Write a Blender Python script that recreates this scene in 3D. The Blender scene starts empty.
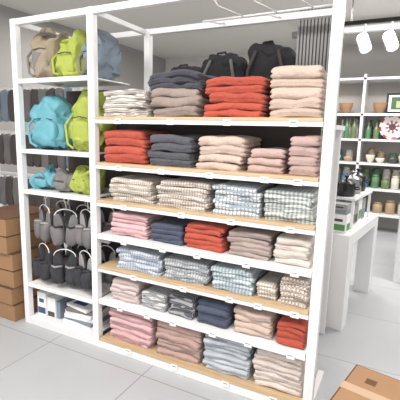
import bpy, bmesh, math, random
from mathutils import Vector, Matrix, noise
sc=bpy.context.scene
try:
    sc.view_settings.view_transform='Standard'
except Exception: pass
# ---------------------------------------------------------------- camera
yaw,pit,roll=0.4694,0.1694,0.0256
F=Vector((-math.sin(yaw)*math.cos(pit),math.cos(yaw)*math.cos(pit),-math.sin(pit)))
R=Vector((math.cos(yaw),math.sin(yaw),0)); U=R.cross(F)
R2=R*math.cos(roll)+U*math.sin(roll); U2=-R*math.sin(roll)+U*math.cos(roll)
cd=bpy.data.cameras.new("camera"); co=bpy.data.objects.new("camera",cd); sc.collection.objects.link(co)
cd.sensor_width=36; cd.lens=393.24/400*36; cd.clip_start=.05; cd.clip_end=100
M=Matrix((( R2.x,U2.x,-F.x,1.7563),(R2.y,U2.y,-F.y,-1.9573),(R2.z,U2.z,-F.z,1.5),(0,0,0,1)))
co.matrix_world=M; sc.camera=co
# ---------------------------------------------------------------- materials
def lin(c):
    o=[]
    for v in c:
        v/=255; o.append(v/12.92 if v<=.04045 else ((v+.055)/1.055)**2.4)
    return (*o,1)
_m={}
def mat(name,col,rough=.5,metal=0,bump=0,bscale=60,var=.0,emit=None,trans=0,coat=0):
    if name in _m: return _m[name]
    m=bpy.data.materials.new(name); m.use_nodes=True; nt=m.node_tree; b=nt.nodes['Principled BSDF']
    c=lin(col); b.inputs['Base Color'].default_value=c
    b.inputs['Roughness'].default_value=rough; b.inputs['Metallic'].default_value=metal
    b.inputs['Transmission Weight'].default_value=trans; b.inputs['Coat Weight'].default_value=coat
    if emit:
        b.inputs['Emission Color'].default_value=lin(col); b.inputs['Emission Strength'].default_value=emit
    tc=nt.nodes.new('ShaderNodeTexCoord')
    n=nt.nodes.new('ShaderNodeTexNoise'); n.inputs['Scale'].default_value=bscale; n.inputs['Detail'].default_value=4
    nt.links.new(tc.outputs['Object'],n.inputs['Vector'])
    if var:
        n2=nt.nodes.new('ShaderNodeTexNoise'); n2.inputs['Scale'].default_value=9; n2.inputs['Detail'].default_value=3
        nt.links.new(tc.outputs['Object'],n2.inputs['Vector'])
        r=nt.nodes.new('ShaderNodeMapRange'); r.inputs[3].default_value=1-var; r.inputs[4].default_value=1+var
        nt.links.new(n2.outputs[0],r.inputs[0])
        x=nt.nodes.new('ShaderNodeVectorMath'); x.operation='SCALE'; x.inputs[0].default_value=c[:3]
        nt.links.new(r.outputs[0],x.inputs['Scale']); nt.links.new(x.outputs[0],b.inputs['Base Color'])
    if bump:
        bp=nt.nodes.new('ShaderNodeBump'); bp.inputs['Strength'].default_value=bump; bp.inputs['Distance'].default_value=.01
        nt.links.new(n.outputs[0],bp.inputs['Height']); nt.links.new(bp.outputs[0],b.inputs['Normal'])
    _m[name]=m; return m
def towel_mat(name,c1,c2=None,kind='plain',per=.02):
    if name in _m: return _m[name]
    m=bpy.data.materials.new(name); m.use_nodes=True; nt=m.node_tree; N=nt.nodes.new; L=nt.links.new
    b=nt.nodes['Principled BSDF']; b.inputs['Roughness'].default_value=.95
    b.inputs['Sheen Weight'].default_value=.15; b.inputs['Specular IOR Level'].default_value=.15
    tc=N('ShaderNodeTexCoord'); sx=N('ShaderNodeSeparateXYZ'); L(tc.outputs['Object'],sx.inputs[0])
    def mth(op,a,b_=None):
        q=N('ShaderNodeMath'); q.operation=op
        for i,v in enumerate((a,b_)):
            if v is None: continue
            if isinstance(v,(int,float)): q.inputs[i].default_value=v
            else: L(v,q.inputs[i])
        return q.outputs[0]
    mix=N('ShaderNodeMix'); mix.data_type='RGBA'; mix.inputs[6].default_value=lin(c1); mix.inputs[7].default_value=lin(c2 or c1)
    k=2*math.pi/per
    vv=mth('SUBTRACT',sx.outputs[2],sx.outputs[1])
    sa=mth('GREATER_THAN',mth('SINE',mth('MULTIPLY',sx.outputs[0],k)),0)
    sb=mth('GREATER_THAN',mth('SINE',mth('MULTIPLY',vv,k)),0)
    if kind=='gingham': fac=mth('MULTIPLY',mth('ADD',sa,sb),.5)
    elif kind=='check': fac=mth('ABSOLUTE',mth('SUBTRACT',sa,sb))
    elif kind=='grid':
        ga=mth('GREATER_THAN',mth('SINE',mth('MULTIPLY',sx.outputs[0],k)),.55)
        gb=mth('GREATER_THAN',mth('SINE',mth('MULTIPLY',vv,k)),.55)
        fac=mth('MAXIMUM',ga,gb)
    elif kind=='stripe': fac=sb
    else: fac=None
    if fac is not None: L(fac,mix.inputs[0])
    else: mix.inputs[0].default_value=0
    at=N('ShaderNodeAttribute'); at.attribute_name='tint'
    nz=N('ShaderNodeTexNoise'); nz.inputs['Scale'].default_value=12; L(tc.outputs['Object'],nz.inputs[0])
    mr=N('ShaderNodeMapRange'); mr.inputs[3].default_value=.88; mr.inputs[4].default_value=1.1; L(nz.outputs[0],mr.inputs[0])
    s1=N('ShaderNodeVectorMath'); s1.operation='SCALE'; L(mix.outputs[2],s1.inputs[0]); L(mth('MULTIPLY',at.outputs['Fac'],mr.outputs[0]),s1.inputs['Scale'])
    L(s1.outputs[0],b.inputs['Base Color'])
    fn=N('ShaderNodeTexNoise'); fn.inputs['Scale'].default_value=200; fn.inputs['Detail'].default_value=3; L(tc.outputs['Object'],fn.inputs[0])
    wn=N('ShaderNodeTexNoise'); wn.inputs['Scale'].default_value=38; wn.inputs['Detail'].default_value=3; L(tc.outputs['Object'],wn.inputs[0])
    hh=mth('ADD',fn.outputs[0],mth('MULTIPLY',wn.outputs[0],2.2))
    bp=N('ShaderNodeBump'); bp.inputs['Strength'].default_value=.8; bp.inputs['Distance'].default_value=.006
    L(hh,bp.inputs['Height']); L(bp.outputs[0],b.inputs['Normal'])
    _m[name]=m; return m
def wood_mat(name,c1,c2):
    m=bpy.data.materials.new(name); m.use_nodes=True; nt=m.node_tree; N=nt.nodes.new; L=nt.links.new
    b=nt.nodes['Principled BSDF']; b.inputs['Roughness'].default_value=.5
    tc=N('ShaderNodeTexCoord'); mp=N('ShaderNodeMapping'); mp.inputs['Scale'].default_value=(3,60,60); L(tc.outputs['Object'],mp.inputs[0])
    n=N('ShaderNodeTexNoise'); n.inputs['Scale'].default_value=1; n.inputs['Detail'].default_value=5; L(mp.outputs[0],n.inputs[0])
    r=N('ShaderNodeValToRGB'); r.color_ramp.elements[0].position=.3; r.color_ramp.elements[1].position=.7
    r.color_ramp.elements[0].color=lin(c1); r.color_ramp.elements[1].color=lin(c2); L(n.outputs[0],r.inputs[0]); L(r.outputs[0],b.inputs['Base Color'])
    return m
WHITE=mat('white_powder_coat',(230,230,231),.35)
WOOD=wood_mat('light_beech',(184,156,122),(202,177,144))
DARK=mat('dark_panel',(78,72,70),.8,var=.15)  # dark trim and print; on the sheet behind the shelves, shade as colour
BLACK=mat('black_fabric',(46,46,49),.9,bump=.5,bscale=90,var=.25)
CHROME=mat('chrome',(200,200,205),.2,metal=1)
TAG=mat('paper_tag',(236,236,236),.6)
CARD=mat('cardboard',(152,117,86),.85,bump=.1,bscale=40,var=.06)
CARDD=mat('cardboard_edge',(96,66,46),.9)
TAPE=mat('packing_tape',(168,134,102),.35)
# ---------------------------------------------------------------- builder
class B:
    def __init__(s): s.v=[];s.f=[];s.mi=[];s.mats=[];s.t=[]; s.tint=1.0
    def m(s,mt):
        if mt not in s.mats: s.mats.append(mt)
        return s.mats.index(mt)
    def add(s,vs,fs,mt):
        o=len(s.v); s.v+= [tuple(x) for x in vs]; s.t+=[s.tint]*len(vs); k=s.m(mt)
        for f in fs: s.f.append([i+o for i in f]); s.mi.append(k)
    def box(s,a,b,mt,rot=None):
        (x0,y0,z0),(x1,y1,z1)=a,b
        vs=[Vector(p) for p in ((x0,y0,z0),(x1,y0,z0),(x1,y1,z0),(x0,y1,z0),(x0,y0,z1),(x1,y0,z1),(x1,y1,z1),(x0,y1,z1))]
        if rot is not None:
            c=Vector(((x0+x1)/2,(y0+y1)/2,(z0+z1)/2)); vs=[rot@(q-c)+c for q in vs]
        s.add(vs,[(0,3,2,1),(4,5,6,7),(0,1,5,4),(1,2,6,5),(2,3,7,6),(3,0,4,7)],mt)
    def tube(s,pts,r,mt,n=8,closed=False):
        pts=[Vector(p) for p in pts]; rs=r if isinstance(r,(list,tuple)) else [r]*len(pts)
        vs=[];fs=[]; up=None
        for i,p in enumerate(pts):
            if closed: t=pts[(i+1)%len(pts)]-pts[i-1]
            else: t=pts[min(i+1,len(pts)-1)]-pts[max(i-1,0)]
            t.normalize()
            if up is None:
                up=Vector((0,0,1)) if abs(t.z)<.9 else Vector((1,0,0))
            a=t.cross(up); 
            if a.length<1e-4: a=t.cross(Vector((0.3,1,0.2)))
            a.normalize(); b=a.cross(t).normalized(); up=b
            for j in range(n):
                w=2*math.pi*j/n; vs.append(p+a*math.cos(w)*rs[i]+b*math.sin(w)*rs[i])
        K=len(pts)
        for i in range(K if closed else K-1):
            for j in range(n):
                i2=(i+1)%K; fs.append((i*n+j,i*n+(j+1)%n,i2*n+(j+1)%n,i2*n+j))
        if not closed: fs.append(tuple(range(n))[::-1]); fs.append(tuple((K-1)*n+j for j in range(n)))
        s.add(vs,fs,mt)
    def lathe(s,c,prof,mt,n=20,rot=None):
        c=Vector(c); vs=[];fs=[]
        for r,z in prof:
            for j in range(n):
                w=2*math.pi*j/n; q=Vector((r*math.cos(w),r*math.sin(w),z))
                if rot is not None: q=rot@q
                vs.append(c+q)
        for i in range(len(prof)-1):
            for j in range(n): fs.append((i*n+j,i*n+(j+1)%n,(i+1)*n+(j+1)%n,(i+1)*n+j))
        fs.append(tuple(range(n))[::-1]); fs.append(tuple((len(prof)-1)*n+j for j in range(n)))
        s.add(vs,fs,mt)
    def blob(s,c,size,mt,e=.5,nu=24,nv=14,wob=0,seed=0,rot=None,fn=None):
        c=Vector(c); vs=[];fs=[]
        def sp(v,e): return math.copysign(abs(v)**e,v)
        for i in range(nv+1):
            ph=-math.pi/2+math.pi*i/nv
            for j in range(nu):
                th=2*math.pi*j/nu
                q=Vector((sp(math.cos(ph),e)*sp(math.cos(th),e)*size[0]/2,sp(math.cos(ph),e)*sp(math.sin(th),e)*size[1]/2,sp(math.sin(ph),e)*size[2]/2))
                if fn: q=Vector(fn(q))
                if wob:
                    nn=noise.noise_vector(q*9+Vector((seed*3.1,seed,0)))+.5*noise.noise_vector(q*24+Vector((seed,0,seed*2)))
                    q+=nn*wob
                if rot is not None: q=rot@q
                vs.append(c+q)
        for i in range(nv):
            for j in range(nu): fs.append((i*nu+j,i*nu+(j+1)%nu,(i+1)*nu+(j+1)%nu,(i+1)*nu+j))
        s.add(vs,fs,mt)
    def make(s,name,smooth=False,bevel=0,parent=None,autosm=None):
        me=bpy.data.meshes.new(name); me.from_pydata(s.v,[],s.f)
        for k in s.mats: me.materials.append(k)
        me.polygons.foreach_set('material_index',s.mi)
        a=me.attributes.new('tint','FLOAT','POINT'); a.data.foreach_set('value',s.t)
        bm=bmesh.new(); bm.from_mesh(me); bmesh.ops.recalc_face_normals(bm,faces=bm.faces); bm.to_mesh(me); bm.free()
        if smooth: me.polygons.foreach_set('use_smooth',[True]*len(me.polygons))
        me.update(); ob=bpy.data.objects.new(name,me); sc.collection.objects.link(ob)
        if autosm:
            me.polygons.foreach_set('use_smooth',[True]*len(me.polygons))
            try: me.set_sharp_from_angle(angle=math.radians(autosm))
            except Exception: pass
        if bevel:
            bv=ob.modifiers.new('bevel','BEVEL'); bv.width=bevel; bv.segments=2; bv.limit_method='ANGLE'
        if parent: ob.parent=parent
        return ob
def empty(name):
    e=bpy.data.objects.new(name,None); sc.collection.objects.link(e); return e
# ---------------------------------------------------------------- room
def floor_mat():
    m=bpy.data.materials.new('floor_tiles'); m.use_nodes=True; nt=m.node_tree; N=nt.nodes.new; L=nt.links.new
    b=nt.nodes['Principled BSDF']; b.inputs['Roughness'].default_value=.38
    tc=N('ShaderNodeTexCoord'); mp=N('ShaderNodeMapping'); mp.inputs['Location'].default_value=(.35,.12,0); L(tc.outputs['Object'],mp.inputs[0])
    br=N('ShaderNodeTexBrick'); br.offset=0; br.inputs['Scale'].default_value=1; br.inputs['Brick Width'].default_value=.8; br.inputs['Row Height'].default_value=.8
    br.inputs['Mortar Size'].default_value=.004; br.inputs['Mortar Smooth'].default_value=.2
    br.inputs['Color1'].default_value=lin((175,177,180)); br.inputs['Color2'].default_value=lin((172,174,177)); br.inputs['Mortar'].default_value=lin((136,137,140))
    L(mp.outputs[0],br.inputs['Vector'])
    n=N('ShaderNodeTexNoise'); n.inputs['Scale'].default_value=3; n.inputs['Detail'].default_value=6; L(tc.outputs['Object'],n.inputs[0])
    mr=N('ShaderNodeMapRange'); mr.inputs[3].default_value=.93; mr.inputs[4].default_value=1.05; L(n.outputs[0],mr.inputs[0])
    s1=N('ShaderNodeVectorMath'); s1.operation='SCALE'; L(br.outputs[0],s1.inputs[0]); L(mr.outputs[0],s1.inputs['Scale']); L(s1.outputs[0],b.inputs['Base Color'])
    return m
XL,XR,YB,YF,ZC=-3.0,4.6,5.6,-4.2,3.05
b=B(); b.box((XL-.1,YF,-.1),(XR+.1,YB+.1,0),floor_mat()); b.make('floor')
b=B(); b.box((XL-.1,YF,ZC),(XR+.1,YB+.1,ZC+.1),mat('ceiling_paint',(222,220,216),.9)); b.make('ceiling')
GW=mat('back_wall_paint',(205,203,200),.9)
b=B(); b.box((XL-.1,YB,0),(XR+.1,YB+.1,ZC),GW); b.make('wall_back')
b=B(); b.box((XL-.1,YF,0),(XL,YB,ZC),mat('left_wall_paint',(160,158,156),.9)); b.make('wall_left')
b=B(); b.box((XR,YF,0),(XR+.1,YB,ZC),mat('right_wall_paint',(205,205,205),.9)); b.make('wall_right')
# ---------------------------------------------------------------- shelving unit
unit=empty('display_shelving_unit')
W=1.4185; D=.42; DB=.62; HT=2.24
Z=[1.5707,1.2826,1.0366,.8089,.586,.3489,.06]
wooden=[1,1,1,0,1,0,1]
b=B(); P=.025
def post(x,y,z1): b.box((x-P,y,0),(x+P,y+.045,z1),WHITE)
for x in (-.722,-.028,1.436): post(x,0,HT)
for x in (-.722,-.0,1.34): post(x,DB-.05,HT)
b.box((-.74,.005,HT-.04),(1.46,.045,HT),WHITE)
b.box((-.74,DB-.045,HT-.04),(1.37,DB-.005,HT),WHITE)
b.box((-.735,.04,HT-.04),(-.705,DB,HT-.005),WHITE)
b.box((-.035,.04,HT-.04),(-.005,DB,HT-.005),WHITE)
b.add([(1.425,.04,HT-.04),(1.45,.04,HT-.04),(1.353,DB,HT-.04),(1.328,DB,HT-.04),(1.425,.04,HT-.005),(1.45,.04,HT-.005),(1.353,DB,HT-.005),(1.328,DB,HT-.005)],[(0,3,2,1),(4,5,6,7),(0,1,5,4),(1,2,6,5),(2,3,7,6),(3,0,4,7)],WHITE)
b.box((-.74,0.002,0.0),(1.46,.035,.045),WHITE)
b.box((1.42,.03,0),(1.455,D,.045),WHITE); b.box((-.735,.03,0),(-.705,DB,.045),WHITE)
b.make('frame',bevel=.003,parent=unit)
b=B()
for i,z in enumerate(Z):
    if wooden[i]:
        b.box((.004,0.0,z-.028),(1.408,.02,z-.004),WHITE)
        b.box((.004,.02,z-.02),(1.408,D,z-.012),WHITE)
        b.box((.006,-.003,z-.004),(1.406,D,z+.014),WOOD)
    else:
        b.box((.004,0.0,z-.022),(1.408,.02,z+.012),WHITE)
        b.box((.004,.02,z+.002),(1.408,D,z+.011),WHITE)
b.make('shelf_boards',bevel=.0015,parent=unit)
ZL=[1.83,1.345,1.05,.33,.055]
b=B()
for z in ZL:
    b.box((-.692,0,z-.022),(-.055,.02,z+.008),WHITE); b.box((-.692,.02,z-.004),(-.055,D+.02,z+.006),WHITE)
b.make('side_bay_shelves',bevel=.0015,parent=unit)
b=B(); b.box((-.69,D+.025,0.05),(1.32,D+.035,1.56),DARK); b.box((-.69,D+.025,1.56),(-.06,D+.035,1.8),DARK)  # added dark sheet, its colour stands in for shade between the rows
b.make('back_shade_panel',parent=unit)
b=B(); random.seed(3)
bounds=[[0.02,.27,.52,.78,1],[0,.26,.49,.71,.865,1],[.045,.30,.57,.785,1],[.05,.27,.45,.645,.835,1],[.08,.345,.575,.775,.865,1],[.04,.22,.37,.515,.68,.86,1],[.03,.30,.55,.775,1]]
for i,bb in enumerate(bounds):
    for k in range(len(bb)-1):
        x=(bb[k]+bb[k+1])/2*W+random.uniform(-.03,.03)
        b.box((x-.022,-.007,Z[i]-.03),(x+.022,-.004,Z[i]+.002),TAG)
        b.box((x-.016,-.0075,Z[i]-.012),(x+.012,-.0071,Z[i]-.008),DARK)
b.make('price_tags',parent=unit)
b=B()
for x in (.86,1.06,1.26):
    b.tube([(x,.3,2.17),(x-.03,.02,2.15),(x-.035,-.01,2.17)],.004,WHITE,n=6)
    b.blob((x-.035,-.01,2.175),(.02,.02,.02),WHITE,e=1,nu=8,nv=6)
b.tube([(.6,.3,2.165),(1.41,.3,2.175)],.006,WHITE,n=6)
for x in (.62,1.0,1.38): b.tube([(x,.3,2.17),(x,.5,2.2),(x,.58,2.22)],.005,WHITE,n=6)
b.make('hook_rods',smooth=True,parent=unit)
# ---------------------------------------------------------------- towels
def coords(h,r,n):
    e=[0,.12*r,.35*r,.65*r,r]
    a=[-h+q for q in e]; b_=[h-q for q in e[::-1]]
    inner=[-h+r+(2*h-2*r)*(i+1)/(n+1) for i in range(n)]
    return a+inner+b_
def slab(b,c,w,d,h,mt,seed,droop=.006,rotz=0,wob=.006):
    r=h/2*.96
    xs=coords(w/2,r,11); ys=coords(d/2,r,4); zs=[-h/2,-h*.38,-h*.18,0,h*.18,h*.38,h/2]
    nx,ny,nz=len(xs),len(ys),len(zs); idx={}; vs=[]; fs=[]
    rr=random.Random(seed); sd=Vector((rr.random()*50,rr.random()*50,rr.random()*50))
    ce=math.cos(rotz); se=math.sin(rotz); fold=rr.random()<.6
    def vid(i,j,k):
        if (i,j,k) in idx: return idx[i,j,k]
        p=Vector((xs[i],ys[j],zs[k]))
        q=Vector((max(-w/2+r,min(w/2-r,p.x)),max(-d/2+r,min(d/2-r,p.y)),max(-h/2+r,min(h/2-r,p.z))))
        dd=p-q
        if dd.length>1e-9: dd.normalize(); dd*=r
        if abs(p.x)>w/2-r*1.01 and k==3: dd.x*=.5
        if fold and p.y<-d/2+r*1.01 and k==2: dd.y*=.66
        o=q+dd
        t=abs(o.x)/(w/2)
        o.z-=droop*t**4
        o.z+=noise.noise(Vector((o.x*9,o.y*6,0))+sd)*h*.26
        o.y+=noise.noise(Vector((o.x*11,0,o.z*8))+sd)*wob*1.8+noise.noise(Vector((o.x*30,0,o.z*30))+sd)*wob*.5
        o.x+=noise.noise(Vector((0,o.y*6,o.z*20))+sd)*wob*1.2
        o=Vector((o.x*ce-o.y*se,o.x*se+o.y*ce,o.z))
        vs.append(Vector(c)+o); idx[i,j,k]=len(vs)-1; return idx[i,j,k]
    for i in range(nx-1):
        for j in range(ny-1):
            fs.append((vid(i,j,0),vid(i,j+1,0),vid(i+1,j+1,0),vid(i+1,j,0)))
            fs.append((vid(i,j,nz-1),vid(i+1,j,nz-1),vid(i+1,j+1,nz-1),vid(i,j+1,nz-1)))
    for i in range(nx-1):
        for k in range(nz-1):
            fs.append((vid(i,0,k),vid(i+1,0,k),vid(i+1,0,k+1),vid(i,0,k+1)))
            fs.append((vid(i,ny-1,k),vid(i,ny-1,k+1),vid(i+1,ny-1,k+1),vid(i+1,ny-1,k)))
    for j in range(ny-1):
        for k in range(nz-1):
            fs.append((vid(0,j,k),vid(0,j,k+1),vid(0,j+1,k+1),vid(0,j+1,k)))
            fs.append((vid(nx-1,j,k),vid(nx-1,j+1,k),vid(nx-1,j+1,k+1),vid(nx-1,j,k+1)))
    b.add(vs,fs,mt)
T=towel_mat
tm=dict(
 red=T('towel_rust_red',(180,84,68)), slate=T('towel_slate',(90,91,98)), navy=T('towel_navy',(80,86,104)),
 bei=T('towel_pinkish_beige',(198,177,165)), rose=T('towel_dusty_rose',(186,160,154)), pink=T('towel_pink',(214,174,176)),
 pale=T('towel_pale_pink',(216,198,194)), taupe=T('towel_taupe',(168,152,146)), cream=T('towel_cream',(212,200,192)),
 grayb=T('towel_light_grey_blue',(182,188,195)), brown=T('towel_rose_brown',(184,156,148)), char=T('towel_charcoal',(78,78,87)), stone=T('towel_stone',(152,138,130)),
 st1=T('towel_beige_stripe',(218,212,204),(160,152,148),'stripe',.016),
 ch1=T('towel_beige_check',(218,212,202),(170,156,143),'gingham',.016),
 ch2=T('towel_brown_check',(218,210,201),(156,140,130),'gingham',.018),
 ch3=T('towel_blue_check',(216,217,216),(148,160,170),'grid',.022),
 ch4=T('towel_green_gingham',(214,216,211),(132,142,142),'gingham',.022),
 ch5=T('towel_blue_grid',(214,219,224),(146,160,180),'gingham',.02),
 ch6=T('towel_grey_grid',(192,195,196),(142,148,154),'grid',.018),
 ch7=T('towel_aqua_gingham',(206,214,216),(136,152,162),'gingham',.02),
 ch8=T('towel_tan_gingham',(218,210,201),(168,148,136),'check',.018),
 gs=T('towel_grey_stripe',(146,148,154),(200,199,198),'stripe',.018),
 ds=T('towel_dark_stripe',(88,90,98),(158,157,160),'stripe',.022))
rows=[
 [('st1',6,.165),('darkmix',6,.27),('red',5,.215),('bei',5,.245)],
 [('red',4,.195),('slate',4,.185),('bei',4,.2),('rose',3,.125),('rose',4,.205)],
 [('ch1',5,.15),('ch2',6,.165),('ch3',6,.165),('ch4',7,.165)],
 [('pink',5,.15),('navy',4,.125),('red',5,.15),('taupe',5,.145),('cream',4,.15)],
 [('ch5',5,.145),('ch6',5,.135),('ch7',5,.145),('ch1',4,.085),('ch8',7,.16)],
 [('pale',5,.14),('gs',4,.125),('ds',4,.125),('navy',4,.14),('bei',4,.145),('red',4,.15)],
 [('pink',7,.215),('brown',6,.22),('grayb',8,.235),('cream',7,.245)]]
seed=0
for i,row in enumerate(rows):
    bb=bounds[i]
    for k,(kind,n,H) in enumerate(row):
        x0=bb[k]*W+.006; x1=bb[k+1]*W-.006
        if k==0: x0=max(x0,.02)
        if k==len(row)-1: x1=min(x1,1.398)
        b=B(); z=Z[i]+.0145; cx=(x0+x1)/2; w=x1-x0
        for q in range(n):
            seed+=1; rr=random.Random(seed)
            h=H/n*rr.uniform(.82,1.18)
            if kind=='darkmix': h=[.058,.056,.05,.03,.034,.032][q]
            ww=w*rr.uniform(.91,.985); dpt=.33*rr.uniform(.95,1.03)
            kk=kind
            if kind=='darkmix':
                kk='stone' if q<3 else 'char'
                if q>=3: ww=w*1.02
            b.tint=rr.uniform(.88,1.06)
            slab(b,(cx+rr.uniform(-.5,.5)*max(0,w-ww),.035+dpt/2+rr.uniform(-.006,.012),z+h/2),ww,dpt,h*1.08,tm[kk],seed,rotz=rr.uniform(-.035,.035),wob=.008 if kk!='char' else .022,droop=.007 if kk!='char' else .022)
            z+=h
        b.make('folded_towel_stack',smooth=True)
# ---------------------------------------------------------------- bags
def bag(name,c,size,mt,seed,strap=None,mt2=None,slump=0):
    b=B(); x,y,z=c; w,d,h=size; mt2=mt2 or mt
    def f(q):
        t=(q.z/h+.5); s=1.05-.5*max(0,t-.3)**1.2*1.4
        return (q.x*(1.08-.18*t)+slump*t*t*w,q.y*s,q.z-(.12*h*math.sin(q.x/w*7+seed) if t>.6 else 0))
    b.blob((x,y,z+h/2),(w,d,h),mt,e=.6,nu=56,nv=36,wob=.045,seed=seed,fn=f)
    b.blob((x+.01,y-d*.40,z+h*.34),(w*.6,d*.26,h*.4),mt2,e=.45,wob=.012,seed=seed+3)
    b.tube([(x-w*.26,y-d*.5,z+h*.58),(x,y-d*.47,z+h*.61),(x+w*.26,y-d*.5,z+h*.58)],.004,DARK,n=6)
    if strap:
        pts=[]
        for k in range(13):
            a=math.pi*k/12; pts.append((x-w*.25*math.cos(a)+slump*w,y-d*.1-.03*math.sin(a),z+h*.82+math.sin(a)*strap))
        b.tube(pts,.011,mt2,n=8)
        pts=[(x-w*.36,y-d*.2,z+h*.75),(x-w*.46,y-d*.5,z+h*.45),(x-w*.3,y-d*.6,z+h*.12),(x-w*.1,y-d*.62,z+.02)]
        b.tube(pts,.009,mt2,n=8)
    return b.make(name,smooth=True)
KH=mat('khaki_fabric',(150,138,118),.9,bump=.3,bscale=90,var=.15); LIME=mat('lime_fabric',(158,170,76),.8,bump=.3,bscale=90,var=.12)
TEAL=mat('teal_fabric',(98,158,172),.7,bump=.3,bscale=90,var=.12); BLG=mat('bluegrey_fabric',(124,136,148),.85,bump=.3,bscale=90,var=.15)
GRN=mat('grey_fabric',(118,116,116),.9,bump=.3,bscale=90,var=.2)
bag('soft_tote_bag',(-.565,.2,1.84),(.25,.24,.35),KH,1,.03,GRN,slump=.06)
bag('soft_tote_bag',(-.33,.2,1.84),(.23,.24,.28),LIME,2,.03,slump=-.1)
bag('soft_tote_bag',(-.14,.24,1.84),(.18,.26,.29),BLG,3,.03,GRN)
bag('soft_tote_bag',(-.52,.18,1.355),(.33,.26,.36),TEAL,4,.02,slump=-.08)
bag('soft_tote_bag',(-.2,.2,1.355),(.27,.26,.38),LIME,5,.02,slump=.06)
bag('pouch_bag',(-.58,.15,1.06),(.19,.2,.15),TEAL,6)
bag('pouch_bag',(-.39,.15,1.06),(.18,.2,.13),GRN,7)
bag('pouch_bag',(-.2,.15,1.06),(.2,.2,.17),LIME,8)
# rear shelf & backpacks
b=B()
b.box((.0,.68,1.54),(1.38,1.02,1.57),WHITE)
for x in (.02,1.34):
    b.box((x-.02,.98,0),(x+.02,1.02,1.54),WHITE)
    b.box((x-.02,.68,0),(x+.02,.72,1.54),WHITE)
b.box((.04,.68,.04),(1.32,1.0,.07),WHITE)
b.box((.04,.68,.8),(1.32,1.0,.83),WHITE)
b.make('rear_display_rack',bevel=.002)
for j,(x,hh,tl) in enumerate(((.19,.4,.1),(.51,.47,-.06),(.86,.52,.05))):
    b=B(); z0=1.6; rt=Matrix.Rotation(tl,3,'Y')
    fn_=lambda q,hh=hh: (q.x*(1.05-.2*max(0,q.z/hh)**1.5),q.y*(1.05-.3*(q.z/hh+.5)),q.z)
    b.blob((x,.85,z0+hh/2),(.36,.22,hh),BLACK,e=.6,nu=44,nv=30,wob=.045,seed=j+20,fn=fn_,rot=rt)
    b.blob((x,.745,z0+hh*.36),(.24,.09,hh*.42),BLACK,e=.5,wob=.015,seed=j)
    b.tube([(x-.05,.82,z0+hh-.05),(x-.04,.81,z0+hh+.01),(x+.02,.81,z0+hh+.015),(x+.05,.82,z0+hh-.05)],.009,BLACK)
    for s in (-1,1):
        b.tube([(x+s*.08,.77,z0+hh*.9),(x+s*.12,.73,z0+hh*.65),(x+s*.13,.74,z0+hh*.3)],.012,GRN if j==1 else DARK)
    b.make('black_backpack',smooth=True)
b=B(); CP=mat('grey_corrugated',(150,150,150),.5); CP2=mat('grey_corrugated_dark',(92,92,92),.6)
for k in range(13):
    x=1.07+k*.022; b.box((x,.74,1.572),(x+.013,.76,2.3),CP); b.box((x+.013,.75,1.572),(x+.022,.757,2.3),CP2)
b.make('slatted_panel')
# ---------------------------------------------------------------- slippers on hangers
FUR=mat('grey_fleece',(118,115,116),.95,bump=.8,bscale=160,var=.35); SOLE=mat('dark_sole',(46,46,50),.8); FUR2=mat('dark_fleece',(58,58,62),.95,bump=.8,bscale=160,var=.35)
INS=mat('insole_grey',(150,148,148),.9,var=.2)
HW=mat('white_hanger_plastic',(225,225,225),.3)
def slippers(x,y,z,fm,tilt,seed):
    b=B(); rot=Matrix.Rotation(tilt,3,'Z'); dz=-.01*(seed%3)
    def T_(p): return Vector((x,y,z+dz))+rot@Vector(p)
    b.tube([T_((.014,0,.05)),T_((.022,0,.068)),T_((.005,0,.082)),T_((-.014,0,.072)),T_((-.008,0,.045)),T_((0,0,.03)),T_((0,0,0))],.004,HW,n=6)
    pts=[]
    for k in range(13):
        a=math.pi*(k/12); pts.append(T_((-.085*math.cos(a),-.012,-.055+.055*math.sin(a))))
    b.tube(pts,.004,HW,n=6)
    for s in (-1,1):
        rr_=rot@Matrix.Rotation(s*.14,3,'Y')
        b.blob(T_((s*.052,0,-.15)),(.092,.024,.25),SOLE,e=.8,nu=16,nv=12,rot=rr_)
        b.blob(T_((s*.052,-.013,-.15)),(.076,.012,.23),INS if seed%3==0 else fm,e=.8,nu=16,nv=12,rot=rr_)
        b.blob(T_((s*.056,-.028,-.19)),(.104,.078,.15),fm,e=.7,nu=20,nv=14,rot=rr_,wob=.012,seed=seed)
        b.tube([T_((s*.054-.04,-.03,-.125)),T_((s*.054,-.064,-.123)),T_((s*.054+.04,-.03,-.125))],.008,INS if seed%2 else SOLE,n=8)
    b.tube([T_((0,.0,.078)),T_((0,.06,.08))],.004,CHROME,n=6)
    return b.make('hanging_slipper_pair',smooth=True)
sd=0
for zz,yy in ((.95,.1),(.655,.08)):
    for k,x in enumerate((-.58,-.375,-.165)):
        sd+=1; slippers(x,yy,zz,FUR if (k+sd)%2 else FUR2,.35 if k%2 else -.3,sd)
for zz in (.97,.66):
    for k,x in enumerate((-.6,-.38,-.16)):
        sd+=1; slippers(x,.3,zz-.02,FUR2 if k%2 else FUR,-.1,sd)
b=B()
for zz in (1.018,.708):
    b.box((-.69,.19,zz-.012),(-.055,.205,zz+.002),WHITE)
b.make('hanging_rails',parent=unit)
b=B(); BL=mat('blue_print',(60,80,120),.5)
b.box((-.67,.06,.064),(-.58,.3,.25),TAG); b.box((-.665,.058,.08),(-.585,.0599,.13),BL); b.box((-.65,.058,.17),(-.6,.0599,.2),BL)
b.box((-.575,.07,.064),(-.49,.3,.22),TAG); b.box((-.57,.068,.07),(-.5,.0699,.11),DARK); b.box((-.485,.08,.064),(-.45,.3,.2),BLG)
b.make('white_carton_row',bevel=.002)
b=B(); z=.064
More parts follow.
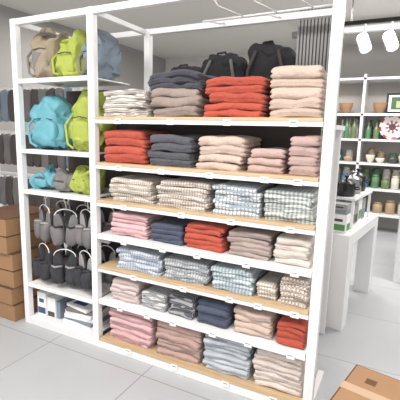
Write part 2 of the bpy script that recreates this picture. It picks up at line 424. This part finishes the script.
for k in range(6):
    h=[.028,.024,.03,.022,.026,.02][k]; w_=.3-.015*k; rt=Matrix.Rotation([.05,-.08,.1,-.03,.12,-.15][k],3,'Z'); cx=-.25
    b.box((cx-w_/2,.06,z),(cx+w_/2,.27,z+h-.001),[TAG,BLG,TAG,TAG,GRN,TAG][k],rt)
    z+=h
b.box((-.34,.1,z),(-.22,.2,z+.001),BL)
b.make('flat_package_pile',bevel=.004)
# ---------------------------------------------------------------- cardboard boxes
b=B()
for k in range(6):
    dx=random.uniform(-.015,.015); z0=.138*k
    b.box((-1.27+dx,-.05+dx,z0+.002),(-.82+dx,.42+dx,z0+.136),CARD)
    b.box((-1.06+dx,-.0515+dx,z0+.09),(-1.0+dx,-.05+dx,z0+.137),TAPE)
    b.box((-1.272+dx,-.052+dx,z0+.131),(-.818+dx,.422+dx,z0+.137),CARDD)
b.make('cardboard_box_stack',bevel=.003)
b=B(); rz=Matrix.Rotation(math.radians(-12),3,'Z')
cb=Vector((1.9,-.13,0))
def rb(a,c,m):
    a=Vector(a);c=Vector(c); vs=[Vector((x,y,z)) for z in (a.z,c.z) for x,y in ((a.x,a.y),(c.x,a.y),(c.x,c.y),(a.x,c.y))]
    b.add([rz@q+cb for q in vs],[(0,3,2,1),(4,5,6,7),(0,1,5,4),(1,2,6,5),(2,3,7,6),(3,0,4,7)],m)
rb((-.3,-.22,0),(.3,.22,.3),CARD); rb((-.303,-.223,.285),(.303,.223,.302),CARDD); rb((-.295,-.215,.3),(.295,-.003,.304),CARD); rb((-.295,.003,.3),(.295,.215,.304),CARD)
rb((-.301,-.03,.304),(.301,.03,.305),TAPE); rb((-.3045,-.03,.2),(-.3,.03,.305),TAPE); rb((-.22,.08,.304),(-.17,.13,.3045),CARDD)
b.make('cardboard_box',bevel=.002)
b=B()
b.box((-2.75,1.25,0),(-2.71,1.29,2.0),WHITE); b.box((-1.35,1.25,0),(-1.31,1.29,2.0),WHITE)
random.seed(5)
for zz in (1.95,1.45,.95):
    b.box((-2.73,1.255,zz-.015),(-1.33,1.285,zz+.015),WHITE)
    for k in range(11):
        x=-2.65+k*.125; m_=[GRN,DARK,BLG,FUR,DARK][random.randrange(5)]
        b.blob((x,1.18,zz-.2),(.12,.05,.36),m_,e=.4,nu=16,nv=10,wob=.01,seed=k)
        b.box((x-.03,1.165,zz-.06),(x+.03,1.17,zz-.01),TAG)
b.make('hanging_merchandise_rack',autosm=40)
# ---------------------------------------------------------------- display table (turned slightly)
piv=Vector((1.47,1.1,0)); RT=Matrix.Translation(piv)@Matrix.Rotation(math.radians(-7.7),4,'Z')@Matrix.Translation(-piv)
def table(name,x0,y0,x1,y1,h,leg,th):
    b=B(); b.box((x0,y0,h-th),(x1,y1,h),WHITE)
    for x in (x0,x1-leg):
        for y in (y0,y1-leg): b.box((x,y,0),(x+leg,y+leg,h-th),WHITE)
    return b.make(name,bevel=.003)
turned=[table('white_display_table',.5,1.1,1.47,2.17,.765,.14,.09)]
table('white_display_table',1.8,2.5,2.9,3.4,.75,.1,.07)
GREEN=mat('green_print',(92,140,84),.5); STEEL=mat('brushed_steel',(150,152,155),.3,metal=1); BLKG=mat('black_gloss',(24,24,26),.25); BR=mat('brown_gloss',(140,84,50),.5); GB=mat('grey_carton',(150,152,152),.7)
TZ0=.766
def carton(b,x,y,z,w,d,h,m2,m1=TAG):
    b.box((x,y,z),(x+w,y+d,z+h),m1); b.box((x+.01,y-.002,z+h*.1),(x+w-.01,y,z+h*.45),m2); b.box((x+.02,y-.002,z+h*.6),(x+w-.03,y,z+h*.75),DARK); b.box((x+w,y+.01,z+h*.1),(x+w+.002,y+d-.01,z+h*.5),m2)
b=B()
carton(b,1.0,1.17,TZ0,.12,.11,.16,GREEN); carton(b,1.13,1.17,TZ0,.13,.11,.12,GREEN,GB); carton(b,1.27,1.17,TZ0,.15,.11,.14,GREEN); carton(b,1.13,1.175,TZ0+.121,.12,.1,.1,DARK); carton(b,1.285,1.175,TZ0+.141,.13,.1,.08,BLG,GB)
turned.append(b.make('kitchenware_carton_pile',bevel=.002))
b=B(); b.box((.85,1.34,.995),(1.43,1.98,1.015),WHITE)
for x in (.86,1.4):
    for y in (1.35,1.95): b.box((x,y,TZ0),(x+.02,y+.02,.995),WHITE)
turned.append(b.make('table_riser_shelf',bevel=.002))
b=B()
for k in range(4): carton(b,1.27,1.4+k*.135,TZ0,.12,.12,[.19,.16,.2,.18][k],[GREEN,DARK,GREEN,BLG][k],[TAG,GB,TAG,GB][k]); carton(b,1.12,1.4+k*.135,TZ0,.12,.12,.19,GREEN)
turned.append(b.make('kitchenware_carton_row',bevel=.002))
def pot(name,x,y,z,r,h,m):
    b=B(); b.lathe((x,y,z),[(r*.92,0),(r,.01),(r,h),(r*1.04,h+.004),(r*.96,h+.008),(r*.6,h+.025),(.012,h+.035),(.01,h+.05),(.02,h+.055),(.018,h+.068),(.004,h+.07)],m,n=28)
    b.tube([(x+r,y,z+h*.75),(x+r+.03,y,z+h*.8),(x+r+.03,y,z+h*.6),(x+r,y,z+h*.6)],.006,BLKG)
    b.tube([(x-r,y,z+h*.75),(x-r-.03,y,z+h*.8),(x-r-.03,y,z+h*.6),(x-r,y,z+h*.6)],.006,BLKG)
    turned.append(b.make(name,smooth=True))
pot('cooking_pot',1.32,1.46,1.016,.075,.1,BLKG); pot('cooking_pot',1.31,1.68,1.016,.08,.12,STEEL); pot('cooking_pot',1.06,1.5,1.016,.09,.13,BLKG); pot('cooking_pot',1.31,1.88,1.016,.075,.13,BLKG)
for o in turned: o.matrix_world=RT
b=B(); b.box((1.86,2.6,.751),(2.06,2.75,.87),BR); b.box((1.85,2.59,.87),(2.07,2.76,.895),WOOD); b.make('brown_storage_box',bevel=.004)
b=B(); carton(b,2.12,2.62,.751,.16,.12,.2,GREEN); b.make('kitchenware_carton',bevel=.003)
# ---------------------------------------------------------------- back shelving
b=B(); sx0,sx1,sy0,sy1=.2,3.6,4.75,5.2
LZ=[2.4,1.86,1.47,1.1,.7,.3]
for x in (sx0,1.14,2.35,sx1): b.box((x-.02,sy0,0),(x+.02,sy1,2.45),WHITE)
for z in LZ: b.box((sx0,sy0,z-.035),(sx1,sy1,z),WHITE)
b.box((sx0,sy1,0),(sx1,sy1+.02,2.45),mat('shelf_back',(182,178,174),.8))
b.make('wall_shelving',bevel=.002)
random.seed(9)
cols=[(84,124,92),(70,104,140),(160,80,74),(214,212,206),(70,70,74),(170,146,116),(206,200,188),(104,120,84),(220,218,214)]
pm=[mat('glaze_%d'%i,c,.25) for i,c in enumerate(cols)]
def bottle(b,x,y,z,r,h,m): b.lathe((x,y,z),[(r*.9,0),(r,.01),(r,h*.55),(r*.85,h*.65),(r*.35,h*.78),(r*.33,h*.95),(r*.42,h*.96),(r*.42,h),(.002,h)],m,n=16)
def bowl(b,x,y,z,r,h,m): b.lathe((x,y,z),[(r*.45,0),(r*.5,.008),(r*.85,h*.5),(r,h),(r*.95,h),(r*.78,h*.5),(.01,h*.15)],m,n=20)
def jar(b,x,y,z,r,h,m): b.lathe((x,y,z),[(r*.9,0),(r,.01),(r,h*.8),(r*.8,h*.84),(r*.85,h*.85),(r*.85,h*.97),(r*.1,h),(.002,h)],m,n=16)
def free(x,m=.1): return all(abs(x-q)>m for q in (sx0,1.14,2.35,sx1))
def rowof(name,x0,x1,z,fn,step):
    b=B(); x=x0
    while x<x1:
        if free(x,.09): fn(b,x)
        x+=step*random.uniform(.9,1.15)
    b.make(name,smooth=True)
rowof('glass_bottle_row',.32,1.36,1.471,lambda b,x:(bottle(b,x,4.85,1.471,.04,.2+random.random()*.12,random.choice([pm[0],pm[1],pm[7],pm[3],pm[6]])),bottle(b,x+.02,5.0,1.471,.04,.3,random.choice(pm))),.1)
rowof('glass_bottle_row',1.85,3.5,1.471,lambda b,x:bottle(b,x,4.9,1.471,.04,.26,random.choice(pm)),.11)
rowof('ceramic_bowl_row',.33,3.5,1.101,lambda b,x:(bowl(b,x,4.86,1.101,.07,.07+random.random()*.07,random.choice(pm)),jar(b,x,5.05,1.101,.06,.24*random.uniform(.6,1),random.choice(pm))),.16)
rowof('storage_jar_row',.33,3.5,.701,lambda b,x:(jar(b,x,4.88,.701,.05+random.random()*.015,.14+random.random()*.12,random.choice(pm)),jar(b,x,5.05,.701,.06,.3,random.choice(pm))),.15)
rowof('storage_jar_row',.33,3.5,.301,lambda b,x:jar(b,x,4.92,.301,.075,.16+random.random()*.14,random.choice(pm)),.18)
rowof('woven_basket_row',.35,1.4,1.861,lambda b,x:bowl(b,x,4.95,1.861,.11,.17,mat('basket_brown',(150,118,90),.9,bump=.5,bscale=80)),.25)
rowof('storage_jar_row',2.1,3.5,1.861,lambda b,x:jar(b,x,4.95,1.861,.07,.25,random.choice(pm)),.2)
b=B(); RW=[mat('plate_red',(170,60,66),.3),mat('plate_white',(225,225,225),.3)]
n=32; c=Vector((1.58,4.9,1.471+.19)); r=.185
for k in range(n):
    a0=2*math.pi*k/n;a1=2*math.pi*(k+1)/n
    def pp(rr,a,y): return c+Vector((rr*math.cos(a),y,rr*math.sin(a)))
    m_=RW[(k//2)%2] 
    for (ra,rb_,ya,yb,mm) in ((.05,r*.7,.0,.0,m_),(r*.7,r,0,-.03,m_),(r,r*.98,-.03,-.02,m_),(r*.98,.05,-.02,.012,RW[1])):
        b.add([pp(ra,a0,ya),pp(ra,a1,ya),pp(rb_,a1,yb),pp(rb_,a0,yb)],[(0,1,2,3)],mm)
    b.add([pp(0,a0,0),pp(.05,a0,0),pp(.05,a1,0)],[(0,1,2)],pm[4])
b.make('striped_serving_plate')
b=B(); b.box((1.46,4.9,1.865),(1.96,4.93,2.17),BLKG); b.box((1.49,4.894,1.895),(1.93,4.9,2.14),TAG); b.box((1.53,4.892,1.925),(1.89,4.894,2.11),mat('picture_green',(70,100,70),.4,var=.5)); b.box((1.6,4.89,1.95),(1.75,4.892,2.05),mat('picture_light',(170,190,140),.4))
b.make('framed_picture',bevel=.003)
# ---------------------------------------------------------------- ceiling track lights
trk=empty('track_spotlight_rail')
TZ=2.74; TY=3.0
b=B(); b.box((1.0,TY-.02,TZ),(4.0,TY+.02,TZ+.04),BLKG)
for x in (1.1,2.2,3.3): b.tube([(x,TY,ZC),(x,TY,TZ+.03)],.006,BLKG)
b.make('track',parent=trk)
def spot(x,y,z,tilt,az):
    b=B(); rot=Matrix.Rotation(az,3,'Z')@Matrix.Rotation(tilt,3,'X')
    b.tube([(x,y,z),(x,y,z-.12)],.014,WHITE)
    b.lathe(Vector((x,y,z-.2)),[(.02,.1),(.06,.095),(.065,.08),(.065,-.1),(.06,-.102),(.055,-.08),(.01,-.07)],WHITE,n=24,rot=rot)
    b.lathe(Vector((x,y,z-.2)),[(.054,-.082),(.002,-.081)],mat('lamp_glow',(255,246,230),.5,emit=6),n=20,rot=rot)
    b.make('spotlight',autosm=40,parent=trk)
for x in (1.25,1.52,2.1,2.6): spot(x,TY,TZ,-.7,.5)
b=B(); b.tube([(.2,3.9,2.9),(4.5,3.9,2.9)],.05,mat('duct_grey',(150,150,150),.5),n=16)
for x in (.6,2.0,3.4): b.tube([(x,3.9,2.93),(x,3.9,ZC)],.008,BLKG,n=6)
b.make('ceiling_pipe',smooth=True)
# ---------------------------------------------------------------- lights
def area(name,x,y,sx,sy,p,col=(1,.965,.92)):
    l=bpy.data.lights.new(name,'AREA'); l.shape='RECTANGLE'; l.size=sx; l.size_y=sy; l.energy=p; l.color=col
    o=bpy.data.objects.new(name,l); sc.collection.objects.link(o); o.location=(x,y,ZC-.06); return o
area('ceiling_light_panel',.6,-1.8,2.2,1.0,84); area('ceiling_light_panel',-1.2,-1.6,1.2,.8,44); area('ceiling_light_panel',2.6,-1.6,1.2,.8,55)
area('ceiling_light_panel',2.6,2.2,1.2,.6,72); area('ceiling_light_panel',1.2,3.4,1.5,.5,80); area('ceiling_light_panel',-1.6,2.4,1.2,.6,60)
w=bpy.data.worlds.new('world'); sc.world=w; w.use_nodes=True; w.node_tree.nodes['Background'].inputs[0].default_value=(1,.985,.98,1); w.node_tree.nodes['Background'].inputs[1].default_value=1.6
